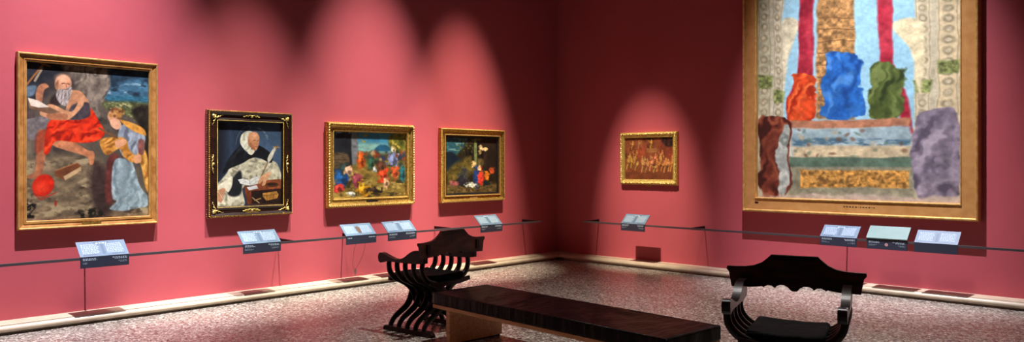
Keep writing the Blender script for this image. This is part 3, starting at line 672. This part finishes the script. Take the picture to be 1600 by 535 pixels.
def paint_great():
    """generic stand-in: soft colour fields, pale stone tones at the sides, sky blue, red, orange, blue and green in the middle"""
    S = [(1186, -210), (1502, -300), (1502, 319), (1186, 308)]
    c = Canvas(300, 480, S, (196, 192, 164))
    X0, Y0 = c.X.copy(), c.Y.copy()
    c.X = X0 + 7 * (fbm(c.h, c.w, 26, 71, 4) - .5); c.Y = Y0 + 9 * (fbm(c.h, c.w, 26, 72, 4) - .5)
    one = np.ones((c.h, c.w))
    c.clouds(one, (218, 214, 188), 30, .5, 4, 3); c.clouds(one, (168, 162, 134), 14, .56, 6, 4, op=.6)
    P = lambda *a, **k: c.poly(*a, **{**dict(smooth=False), **k})
    P([(1232, -300), (1450, -300), (1450, 170), (1232, 165)], (156, 202, 216), 3, var=.05, cell=40)
    # pale vertical bands with a quiet ornament
    for x0, x1, col in ((1186, 1210, (190, 190, 160)), (1214, 1232, (206, 202, 176)), (1440, 1462, (206, 198, 166)), (1470, 1500, (214, 202, 164))):
        P([(x0, -300), (x1, -300), (x1, 300), (x0, 300)], col, 1.5, var=.08)
        c.line([(x0 + 2, -300), (x0 + 2, 300)], 1.2, (150, 146, 116), op=.8); c.line([(x1 - 2, -300), (x1 - 2, 300)], 1.2, (150, 146, 116), op=.8)
        k = 0; y = -280
        while y < 190:
            c.oval((x0 + x1) / 2, y, (x1 - x0) * .28, 8, (158, 150, 118), .25, .2, op=.8); c.oval((x0 + x1) / 2, y, (x1 - x0) * .14, 4, (206, 200, 172), .3, .1, op=.8); y += 21
    for x0, x1, y0 in ((1186, 1214, 68), (1214, 1236, 96), (1438, 1464, 72), (1470, 1502, 34)):
        P([(x0, y0), (x1, y0), (x1 - 3, y0 + 26), (x0 + 3, y0 + 26)], (128, 140, 86), 2, var=.35, cell=5)
    # curved pale borders of the blue field
    P([(1232, -40), (1262, -40), (1250, 0), (1240, 40), (1234, 90), (1232, 90)], (214, 210, 178), 2, smooth=True); P([(1450, -40), (1405, -40), (1428, 0), (1438, 40), (1444, 90), (1450, 90)], (220, 212, 172), 2, smooth=True)
    # red hangings
    for q in ([(1264, -200), (1284, -200), (1284, 60), (1266, 150), (1240, 158), (1238, 120), (1258, 60)], [(1380, -200), (1406, -200), (1408, 40), (1432, 110), (1438, 180), (1424, 180), (1412, 100), (1390, 60)]):
        P(q, (170, 48, 66), 2, var=.15); c.folds(q, (212, 96, 108), (110, 22, 40), 3, 31, 0.05, 2, .6, False)
    P([(1292, -260), (1350, -260), (1352, 150), (1288, 150)], (168, 132, 84), 2, var=.35, cell=7)
    for k in range(9): c.line([(1292, 140 - k * 24), (1350, 140 - k * 24)], 2, (104, 76, 46), op=.7)
    # plain soft colour fields with loose brushed edges
    c.X = X0 + 30 * (fbm(c.h, c.w, 30, 73, 4) - .5); c.Y = Y0 + 30 * (fbm(c.h, c.w, 30, 74, 4) - .5)
    def form(pts, base, l, d, seed, n=4):
        P(pts, base, 1.6, smooth=True, var=.15); c.folds(pts, l, d, n, seed, .3, 1.6, .75)
    form([(1250, 60), (1284, 62), (1288, 110), (1284, 150), (1250, 152), (1244, 110)], (206, 82, 40), (236, 128, 72), (150, 42, 20), 71)
    form([(1304, 24), (1350, 26), (1356, 80), (1356, 142), (1300, 144), (1298, 90)], (44, 108, 178), (92, 150, 208), (22, 66, 128), 72)
    form([(1376, 44), (1420, 46), (1426, 100), (1420, 148), (1372, 146), (1370, 90)], (84, 100, 50), (128, 144, 84), (42, 56, 28), 73)
    c.X = X0 + 6 * (fbm(c.h, c.w, 26, 71, 4) - .5); c.Y = Y0 + 6 * (fbm(c.h, c.w, 26, 72, 4) - .5)
    P([(1240, 156), (1436, 148), (1432, 166), (1246, 172)], (176, 128, 98), 2, var=.15)
    P([(1246, 172), (1434, 166), (1434, 230), (1246, 230)], (160, 184, 186), 3, var=.15, cell=18)
    c.clouds(np.clip(.5 - c.sd([(1248, 190), (1434, 190), (1434, 206), (1248, 206)]) / 6, 0, 1), (84, 118, 132), 20, .46, 6, 51, 3)
    P([(1248, 206), (1434, 204), (1434, 230), (1248, 230)], (200, 188, 152), 3, var=.15)
    c.dabs(1250, 1432, 172, 228, 30, [(110, 74, 54), (96, 120, 96), (190, 176, 140)], 2, 5, 8, .6)
    P([(1240, 228), (1438, 228), (1440, 308), (1240, 304)], (150, 150, 124), 2, var=.15)
    P([(1244, 228), (1436, 228), (1438, 246), (1242, 248)], (100, 124, 104), 2, var=.15)
    P([(1262, 254), (1432, 253), (1432, 288), (1262, 289)], (186, 142, 74), 2, var=.35, cell=5)
    c.dabs(1264, 1430, 258, 286, 60, [(112, 86, 50), (214, 170, 96)], 1.5, 4, 9, .7)
    c.X = X0 + 26 * (fbm(c.h, c.w, 34, 75, 4) - .5); c.Y = Y0 + 30 * (fbm(c.h, c.w, 34, 76, 4) - .5)
    form([(1194, 150), (1240, 156), (1246, 230), (1244, 300), (1194, 302), (1190, 230)], (112, 56, 42), (164, 98, 68), (62, 30, 26), 81)
    form([(1226, 170), (1240, 176), (1242, 296), (1226, 300), (1222, 230)], (168, 176, 166), (206, 212, 198), (118, 130, 120), 82)
    form([(1444, 136), (1496, 134), (1500, 210), (1500, 304), (1442, 306), (1436, 220)], (134, 126, 138), (182, 174, 182), (84, 78, 92), 83)
    P([(1186, 302), (1502, 306), (1502, 340), (1186, 340)], (188, 178, 162), 3, var=.08)
    return c

# ------------------------------------------------------------------ frames
def frame_mesh(W, H, prof, mi=None):
    """mitred mouldings. prof: (inset, height off the wall); x centred, z from 0"""
    bm = bmesh.new(); rings = []
    for i, h in prof:
        rings.append([bm.verts.new(p) for p in ((-W / 2 + i, -h, i), (W / 2 - i, -h, i), (W / 2 - i, -h, H - i), (-W / 2 + i, -h, H - i))])
    for k in range(len(rings) - 1):
        for j in range(4):
            f = bm.faces.new((rings[k][j], rings[k][(j + 1) % 4], rings[k + 1][(j + 1) % 4], rings[k + 1][j]))
            if mi: f.material_index = mi[k]
    return bm
def along(W, H, inset, step, off=0):
    """positions along the four sides at an inset: (x, z, direction, side, index)"""
    out = []
    for side, L in enumerate((W - 2 * inset, H - 2 * inset, W - 2 * inset, H - 2 * inset)):
        n = max(1, round(L / step))
        for k in range(n):
            s = -L / 2 + (k + .5) * L / n
            if side == 0: out.append((s, inset, 0, side, k))
            if side == 1: out.append((W / 2 - inset, H / 2 + s, PI / 2, side, k))
            if side == 2: out.append((-s, H - inset, PI, side, k))
            if side == 3: out.append((-W / 2 + inset, H / 2 - s, -PI / 2, side, k))
    return out
def beads(W, H, inset, h, step, s, tilt=0, alt=False):
    bm = bmesh.new()
    for x, z, a, side, k in along(W, H, inset, step):
        blob(bm, (x, -h, z), s, -a + (tilt if not alt or k % 2 else -tilt), 'Y', 6, 4)
    return bm
def plate(W_, H_, z, y, m, parent):
    bm = bmesh.new(); pts = []
    for sx in (1, -1):
        r = [(W_ / 2 * .86, -H_ / 2), (W_ / 2, -H_ * .15), (W_ / 2, H_ * .15), (W_ / 2 * .86, H_ / 2)]
        pts += [(sx * a, sx * b) for a, b in r]
    prism(bm, [(a, b + z) for a, b in pts], -y, -y - .004, 'y')
    obj('nameplate', bm, m, parent)

def picture(label, wall, pos, z0, W, H, prof, fm, cv, border, ch, mi=None, group=None):
    loc = (0, pos, z0) if wall == 'left' else (pos, 0, z0)
    t = thing('framed_painting', label, 'painting', loc, PI / 2 if wall == 'left' else 0)
    obj('frame', frame_mesh(W, H, prof, mi), fm, t)
    canvas_obj(cv, W - 2 * border + .01, H - 2 * border + .01, t, -ch, border - .005)
    bm = bmesh.new(); box(bm, -W / 2 + .03, W / 2 - .03, -.009, -.002, .03, H - .03); obj('backing_board', bm, M['black'], t)
    return t

# 1: plain gilt wood frame
W, H = 1.155, 1.508
t = picture('tall gold-framed painting of a bearded old man in red and a kneeling woman', 'left', -6.455, .834, W, H,
    [(0, 0), (0, .052), (.004, .058), (.014, .058), (.018, .050), (.03, .046), (.045, .040), (.05, .046), (.058, .046), (.062, .036), (.075, .030), (.075, .012)],
    M['oak'], paint_hermit(), .075, .014)
plate(.16, .022, .037, .046, M['gilt'], t)
bm = frame_mesh(W, H, [(.002, .056), (.006, .061), (.012, .061), (.016, .056)]); obj('outer_edge', bm, M['giltedge'], t)
bm = frame_mesh(W, H, [(.060, .036), (.063, .042), (.068, .042), (.072, .03)]); obj('inner_edge', bm, M['giltedge'], t)

# 2: black frame with gilt scrolls and beads
W, H = .935, 1.083
t = picture('black-framed portrait of a friar in a white robe and black cape at a desk', 'left', -4.925, .853, W, H,
    [(0, 0), (0, .05), (.008, .066), (.02, .07), (.03, .062), (.045, .05), (.075, .048), (.09, .056), (.1, .05), (.108, .034), (.112, .014)],
    M['ebony'], paint_friar(), .112, .016)
obj('outer_beading', beads(W, H, .010, .066, .018, (.006, .006, .008)), M['gilt'], t)
obj('side_beading', beads(W, H, .001, .028, .024, (.007, .005, .006)), M['gilt'], t)
obj('inner_beading', beads(W, H, .101, .050, .016, (.0065, .005, .005)), M['gilt2'], t)
def scroll(cx, cz, a, s=1.0, mirror=1):
    bm = bmesh.new()
    ca, sa = math.cos(a), math.sin(a)
    def T(x, z, y): return (cx + (x * ca - z * sa) * s, y, cz + (x * sa + z * ca) * s)
    for m in (1, -1):
        for (ox, sc) in ((.018, 1.0), (.055, .7)):
            pts = []
            for k in range(16):
                th = k / 15 * 4.2; r = .022 * sc * (1 - k / 22)
                pts.append(T(m * (ox + r * math.cos(th)), .002 + r * math.sin(th) * .9, -.056 - .006 * math.sin(k / 15 * PI)))
            tube(bm, pts, lambda q: .0055 * s * (1 - .55 * q), 6)
        blob(bm, T(m * .082, 0, -.054), (.014 * s, .006, .006 * s), -a)
    blob(bm, T(0, .004, -.058), (.012 * s, .012, .016 * s), -a)
    return bm
def corner(cx, cz, sx, sz):
    bm = bmesh.new()
    for (dx, dz) in ((1, 0), (0, 1)):
        pts = []
        for k in range(18):
            th = k / 17 * 4.6; r = .024 * (1 - k / 24)
            a, b = .03 + r * math.cos(th), r * math.sin(th)
            x, z = (a, b) if dx else (b, a)
            pts.append((cx + sx * x, -.056 - .006 * math.sin(k / 17 * PI), cz + sz * z))
        tube(bm, pts, lambda q: .006 * (1 - .5 * q), 6)
        pts = [(cx + sx * ((.05 + q * .055) if dx else .008 * math.sin(q * 6)), -.054, cz + sz * ((.05 + q * .055) if dz else .008 * math.sin(q * 6))) for q in np.linspace(0, 1, 8)]
        tube(bm, pts, lambda q: .0055 * (1 - .7 * q), 6)
    blob(bm, (cx, -.06, cz), (.016, .014, .016)); blob(bm, (cx + sx * .014, -.062, cz + sz * .014), (.008, .012, .018), -sx * sz * PI / 4)
    return bm
e = .056
for sx, sz in ((1, 1), (-1, 1), (1, -1), (-1, -1)):
    obj('corner_ornament', corner(-sx * (W / 2 - e), e if sz > 0 else H - e, sx, sz), M['gilt2'], t)
obj('scroll_ornament', scroll(0, H - e, 0), M['gilt2'], t)
obj('scroll_ornament', scroll(-W / 2 + e, H / 2, PI / 2), M['gilt2'], t); obj('scroll_ornament', scroll(W / 2 - e, H / 2, PI / 2), M['gilt2'], t)
plate(.16, .036, e, .052, M['gilt2'], t); obj('scroll_ornament', scroll(0, e, 0, 1.05), M['gilt2'], t)

# 3: carved gilt frame
W, H = 1.245, .970
GP = [(0, 0), (0, .05), (.006, .066), (.018, .074), (.03, .068), (.036, .056), (.05, .046), (.07, .040), (.08, .042), (.088, .048), (.096, .044), (.105, .03), (.105, .012)]
t = picture('gold-framed crowded landscape with bright blue sky, third picture on the left wall', 'left', -3.40, .896, W, H, GP, M['gilt'], paint_landscape_crowd(), .105, .016)
obj('leaf_carving', beads(W, H, .018, .072, .030, (.016, .008, .009), .55), M['gilt2'], t)
obj('inner_beading', beads(W, H, .089, .046, .014, (.005, .005, .005)), M['gilt2'], t)
obj('side_beading', beads(W, H, .001, .045, .022, (.008, .004, .006), .5), M['gilt'], t)
plate(.17, .022, .060, .044, M['black'], t)

# 4: gilt frame with black liner
W, H = 1.165, .965
P4 = [(0, 0), (0, .045), (.005, .058), (.016, .064), (.026, .058), (.032, .048), (.05, .036), (.068, .034), (.076, .044), (.086, .046), (.092, .036), (.094, .026), (.12, .022), (.12, .010)]
t = picture('gold-framed dark woodland painting with black inner edge, nearest the corner on left wall', 'left', -1.755, .890, W, H, P4, [M['gilt'], M['black']], paint_woodland(), .12, .014, mi=[0] * 11 + [1, 1])
obj('outer_beading', beads(W, H, .010, .060, .022, (.009, .006, .008), .3), M['gilt2'], t)
obj('inner_edge', frame_mesh(W, H, [(.076, .044), (.079, .050), (.085, .050), (.088, .044)]), M['giltedge'], t)
plate(.15, .020, .052, .038, M['gilt2'], t)

# 5: heavily carved bright frame
W, H = .915, .715
P5 = [(0, 0), (0, .03), (.006, .042), (.022, .05), (.045, .046), (.06, .034), (.066, .036), (.072, .032), (.076, .012)]
t = picture('small brown picture of ochre figures in a carved gold frame, alone near the corner', 'right', 1.645, 1.107, W, H, P5, M['gilt2'], paint_brown_relief(), .076, .014)
bm = bmesh.new(); rr = random.Random(3)
for x, z, a, side, k in along(W, H, .026, .030):
    blob(bm, (x, -.05, z), (.026, .009, .010), -a + (.5 if k % 2 else -.35) + rr.uniform(-.15, .15), 'Y', 8, 5)
    blob(bm, (x + rr.uniform(-.006, .006), -.054, z + rr.uniform(-.006, .006)), (.009, .008, .009), 0, 'Y', 6, 4)
obj('leaf_carving', bm, M['gilt2'], t)
obj('outer_beading', beads(W, H, .006, .040, .013, (.005, .005, .005)), M['gilt'], t)
obj('inner_beading', beads(W, H, .066, .036, .015, (.005, .004, .004)), M['gilt2'], t)
bm = bmesh.new(); blob(bm, (0, -.02, -.008), (.05, .012, .012)); obj('bottom_boss', bm, M['gilt'], t)

# 6: the huge painting
W, H = 2.53, 3.50
P6 = [(0, 0), (0, .10), (.006, .112), (.02, .118), (.03, .11), (.034, .10), (.155, .095), (.158, .102), (.166, .102), (.172, .088), (.178, .05)]
t = picture('huge tall gold-framed painting on the right wall, cropped by the top of view', 'right', 4.320, .818, W, H, P6, M['gilt3'], paint_great(), .178, .055)
obj('outer_edge', frame_mesh(W, H, [(.004, .110), (.010, .122), (.022, .124), (.032, .108)]), M['giltedge'], t)
obj('inner_edge', frame_mesh(W, H, [(.154, .094), (.158, .106), (.166, .108), (.172, .09)]), M['giltedge'], t)
bm = bmesh.new(); box(bm, -W / 2 + .158, -W / 2 + .20, -.099, -.095, .10, .122, bev=.001); obj('inventory_tag', bm, M['ebony'], t)
bm = bmesh.new(); words(bm, -.06, .28, .085, .115, 1, mapf=lambda x, z: Vector((x, -.0985, z)), seed=5, ragged=0, hgt=.35); obj('inscription', bm, M['ebony'], t)

# ------------------------------------------------------------------ savonarola armchairs
def bar_xz(bm, path, hw, y0, y1, bev=.004):
    """a curved slat: path in (x,z), half width function, between y0 and y1"""
    pts = cat(path, 7); n = len(pts); A = []; B = []
    for i, p in enumerate(pts):
        d = pts[min(i + 1, n - 1)] - pts[max(i - 1, 0)]; d = d / (np.linalg.norm(d) + 1e-9); nn = np.array([-d[1], d[0]])
        w = hw(i / (n - 1)); A.append(p + nn * w); B.append(p - nn * w)
    ym = (y0 + y1) / 2; hy = (y1 - y0) / 2
    rings = []
    for i in range(n):
        a, b = A[i], B[i]; c = (a + b) / 2
        ring = []
        for q in ((a, -.55), (a, .55), (c * .25 + a * .75, 1), (c * .25 + b * .75, 1), (b, .55), (b, -.55), (c * .25 + b * .75, -1), (c * .25 + a * .75, -1)):
            ring.append(bm.verts.new((q[0][0], ym + q[1] * hy, q[0][1])))
        rings.append(ring)
    for i in range(n - 1):
        for k in range(8):
            f = bm.faces.new((rings[i][k], rings[i][(k + 1) % 8], rings[i + 1][(k + 1) % 8], rings[i + 1][k])); f.smooth = True
    bm.faces.new(rings[0][::-1]); bm.faces.new(rings[-1])

def puffed(x0, x1, y0, y1, z0, z1, nx, ny, amp, seed, sag=0., r=.02):
    """cushion: rounded box with creases as one closed mesh"""
    bm = bmesh.new(); bmesh.ops.create_cube(bm, size=1)
    bmesh.ops.subdivide_edges(bm, edges=bm.edges[:], cuts=max(nx, ny), use_grid_fill=True)
    cx, cy, cz = (x0 + x1) / 2, (y0 + y1) / 2, (z0 + z1) / 2; hx, hy, hz = (x1 - x0) / 2, (y1 - y0) / 2, (z1 - z0) / 2
    for v in bm.verts:
        p = Vector((v.co.x * 2 * hx, v.co.y * 2 * hy, v.co.z * 2 * hz))
        q = Vector((max(-hx + r, min(hx - r, p.x)), max(-hy + r, min(hy - r, p.y)), max(-hz + r, min(hz - r, p.z))))
        d = p - q
        if d.length > 1e-6: p = q + d.normalized() * min(d.length, r)
        s = Vector((p.x * 3.5 + p.y * 2.2 + seed, p.y * 1.2 - p.x * .8, p.z * 3))
        w = (1 - (p.x / hx) ** 4) * (1 - (p.y / hy) ** 4)
        if v.co.z > 0:
            f = noise.fractal(s * 1.6, .9, 2.1, 4) - abs(noise.noise(s * 3.1)) * .8
            p.z += amp * f * (.35 + w) + sag * (-1) * w
        elif amp > .004: p += Vector((0, 0, 0))
        side = noise.noise(Vector((p.x * 9, p.y * 9, seed))) * amp * .4
        if abs(v.co.z) < .45: p.x += side; p.y += side
        v.co = p + Vector((cx, cy, cz))
    return bm

def armchair(name, label, loc, rotz):
    t = thing(name, label, 'chair', loc, rotz)
    wd = M['chair']
    # slats: five to each side, interleaved
    up = [(-.293, .600), (-.299, .555), (-.285, .500), (-.235, .448), (-.160, .415), (-.085, .375), (-.028, .320), (.000, .262), (.022, .215), (.062, .175), (.125, .140), (.188, .104), (.226, .062), (.234, .028)]
    w = lambda q: .019 + .011 * math.sin(q * PI) ** 2
    for k in range(5):
        for s, off in ((1, 0), (-1, .049)):
            bm = bmesh.new(); y = -.205 + k * .0975 + (off if s < 0 else 0) - .010
            bar_xz(bm, [(x * s, z) for x, z in up], w, y - .0145, y + .0145)
            obj('curved_slat', bm, wd, t)
    # runners
    for s in (-1, 1):
        bm = bmesh.new()
        prism(bm, [(-.285, 0), (-.285, .022), (-.272, .036), (-.255, .040), (.235, .040), (.245, .050), (.262, .046), (.285, .022), (.288, 0)], s * .234 - .026, s * .234 + .026, 'x')
        bmesh.ops.bevel(bm, geom=bm.edges[:], offset=.004, segments=1, affect='EDGES')
        obj('foot_runner', bm, wd, t)
    # pivot rod
    bm = bmesh.new(); tube(bm, [(0, -.24, .255), (0, .255, .255)], .010, 10); obj('pivot_rod', bm, wd, t)
    # seat rails and seat boards
    for y in (-.235, .245):
        bm = bmesh.new(); prism(bm, [(p[0], p[1]) for p in [(-.235, .415), (-.1, .395), (.1, .395), (.235, .415), (.235, .447), (.1, .425), (-.1, .425), (-.235, .447)]], y - .012, y + .012, 'y'); obj('seat_rail', bm, wd, t)
    # arms with scrolled fronts
    top = cat([(-.282, .612), (-.280, .640), (-.258, .654), (-.225, .650), (-.16, .630), (-.09, .614), (-.02, .616), (.04, .640), (.09, .672), (.14, .694), (.19, .700), (.262, .700)], 4)
    bot = cat([(.262, .600), (.15, .590), (0, .588), (-.15, .588), (-.215, .586), (-.235, .574), (-.262, .570), (-.280, .590)], 4)
    prof = [tuple(p) for p in top] + [tuple(p) for p in bot]
    for s in (-1, 1):
        bm = bmesh.new(); prism(bm, prof, s * .293 - .024, s * .293 + .024, 'x')
        bmesh.ops.bevel(bm, geom=[e for e in bm.edges if abs(e.verts[0].co.x - e.verts[1].co.x) < 1e-4], offset=.004, segments=2, affect='EDGES')
        obj('armrest', bm, wd, t)
    # back panel
    half = [(0, .638), (.014, .640), (.024, .648), (.034, .660), (.055, .671), (.078, .673), (.098, .665), (.108, .653), (.116, .656), (.126, .664), (.15, .667), (.168, .658), (.176, .652), (.184, .659), (.196, .656), (.25, .649), (.30, .648), (.362, .646), (.370, .69), (.378, .735), (.392, .752), (.390, .770), (.34, .770), (.28, .773), (.23, .782), (.185, .802), (.15, .832), (.132, .850), (0, .850)]
    R = half; Lh = [(-x, z) for x, z in half[::-1]][1:-1]
    bm = bmesh.new(); prism(bm, R + Lh, .262, .286, 'y')
    o = obj('back_panel', bm, M['chair_back'], t)
    bm = bmesh.new(); box(bm, -.134, .134, .257, .291, .836, .850, bev=.003); box(bm, -.130, .130, .259, .289, .824, .830, bev=.002); obj('top_moulding', bm, wd, t)
    for s in (-1, 1):
        bm = bmesh.new(); box(bm, s * .293 - .02, s * .293 + .02, .28, .298, .675, .755, bev=.003); obj('back_tenon', bm, wd, t)
    # cushion
    bm = puffed(-.205, .205, -.225, .225, .418, .492, 18, 18, .010, 3.3 + loc[0], .022, .03)
    obj('seat_cushion', bm, M['chair_pad'], t, smooth=True)
    return t
armchair('folding_armchair', 'dark wooden slatted X-frame armchair facing the left wall, at the left end of the bench', (2.512, -4.611, 0), -1.486)
armchair('folding_armchair', 'dark wooden X-frame armchair facing the viewer, right of the bench, with a black cushion', (5.666, -4.637, 0), .306)

# ------------------------------------------------------------------ bench
BZ = .39
t = thing('long_bench', 'long low black leather upholstered bench on a light wooden base', 'bench', (4.03, -4.69, 0), -.06)
bm = puffed(-1.115, 1.115, -.285, .285, BZ - .092, BZ, 60, 60, .007, 1.7, 0, .012)
obj('leather_cushion', bm, M['leather'], t, smooth=True)
bm = bmesh.new()
tube(bm, [(x, y, BZ - .004) for x, y in ((-1.108, -.278), (1.108, -.278), (1.108, .278), (-1.108, .278))], .0045, 6, closed=True)
obj('seam_piping', bm, M['leather'], t)
bm = bmesh.new(); box(bm, -1.11, 1.11, -.28, .28, BZ - .122, BZ - .093, bev=.002); obj('base_board', bm, M['beech'], t)
for s in (-1, 1):
    bm = bmesh.new(); box(bm, s * .93 - .022, s * .93 + .022, -.27, .27, .014, BZ - .122, bev=.002)
    lg = obj('leg_panel', bm, M['beech'], t)
    bm = bmesh.new(); box(bm, s * .93 - .016, s * .93 + .016, -.25, .25, 0, .014); obj('foot_pad', bm, M['rubber'], lg)

# ------------------------------------------------------------------ lights: the gallery's ceiling spotlights, then added fill lamps
def spot(name, loc, target, power, deg, blend, col, r=.03):
    l = bpy.data.lights.new(name, 'SPOT'); l.energy = power; l.spot_size = math.radians(deg); l.spot_blend = blend
    l.color = col; l.shadow_soft_size = r
    o = bpy.data.objects.new(name, l); C.objects.link(o); o.location = loc
    o.rotation_euler = (Vector(target) - Vector(loc)).to_track_quat('-Z', 'Y').to_euler()
    return o
WARM = (1, .86, .70); NEUT = (1, .93, .88); COOL = (.97, .90, 1.0)
LZ = 8.5
spot('spotlight', (2.6, -6.6, LZ), (0, -6.6, 0.65), 7600, 28, 1.0, COOL)
spot('spotlight', (2.6, -4.98, LZ), (0.1, -4.98, 0.05), 6500, 20.2, 1.0, NEUT)
spot('spotlight', (2.6, -3.42, LZ), (0, -3.42, 0.40), 7700, 22, 1.0, NEUT)
spot('spotlight', (2.6, -1.95, LZ), (0, -1.95, 0.25), 7800, 19.8, 1.0, WARM)
spot('spotlight', (1.63, -4.2, LZ), (1.64, 0, 0.70), 6400, 13.5, 1.0, WARM)
spot('spotlight', (4.5, -2.7, LZ), (4.45, 0, 0.95), 6400, 30, 1.0, COOL)
# added unseen lamp to brighten the middle of the floor
spot('floor_fill_spot', (4.6, -3.9, LZ), (4.6, -3.9, 0), 2300, 58, 1.0, NEUT, .06)
# added area light below the ceiling, soft ambient fill for the room
l = bpy.data.lights.new('ambient_fill', 'AREA'); l.shape = 'RECTANGLE'; l.size = 6; l.size_y = 6; l.energy = 12; l.color = (1, .93, .88)
o = bpy.data.objects.new('ambient_fill', l); C.objects.link(o); o.location = (6.2, -6.7, RH - .05)

w = bpy.data.worlds.new('world'); bpy.context.scene.world = w; w.use_nodes = True
w.node_tree.nodes['Background'].inputs[0].default_value = (.02, .018, .018, 1)

# ------------------------------------------------------------------ camera
cam = bpy.data.cameras.new('camera'); co = bpy.data.objects.new('camera', cam); C.objects.link(co)
co.location = (7.557, -8.860, 1.40); co.rotation_euler = (PI / 2, 0, math.radians(43.77))
cam.sensor_width = 36; cam.lens = 36 * 1211 / 1600; cam.shift_y = -12 / 1600; cam.clip_start = .05; cam.clip_end = 100
sc = bpy.context.scene; sc.camera = co
vs = sc.view_settings; vs.view_transform = 'Standard'; vs.look = 'None'; vs.gamma = 1; vs.exposure = 0.0; vs.use_curve_mapping = False
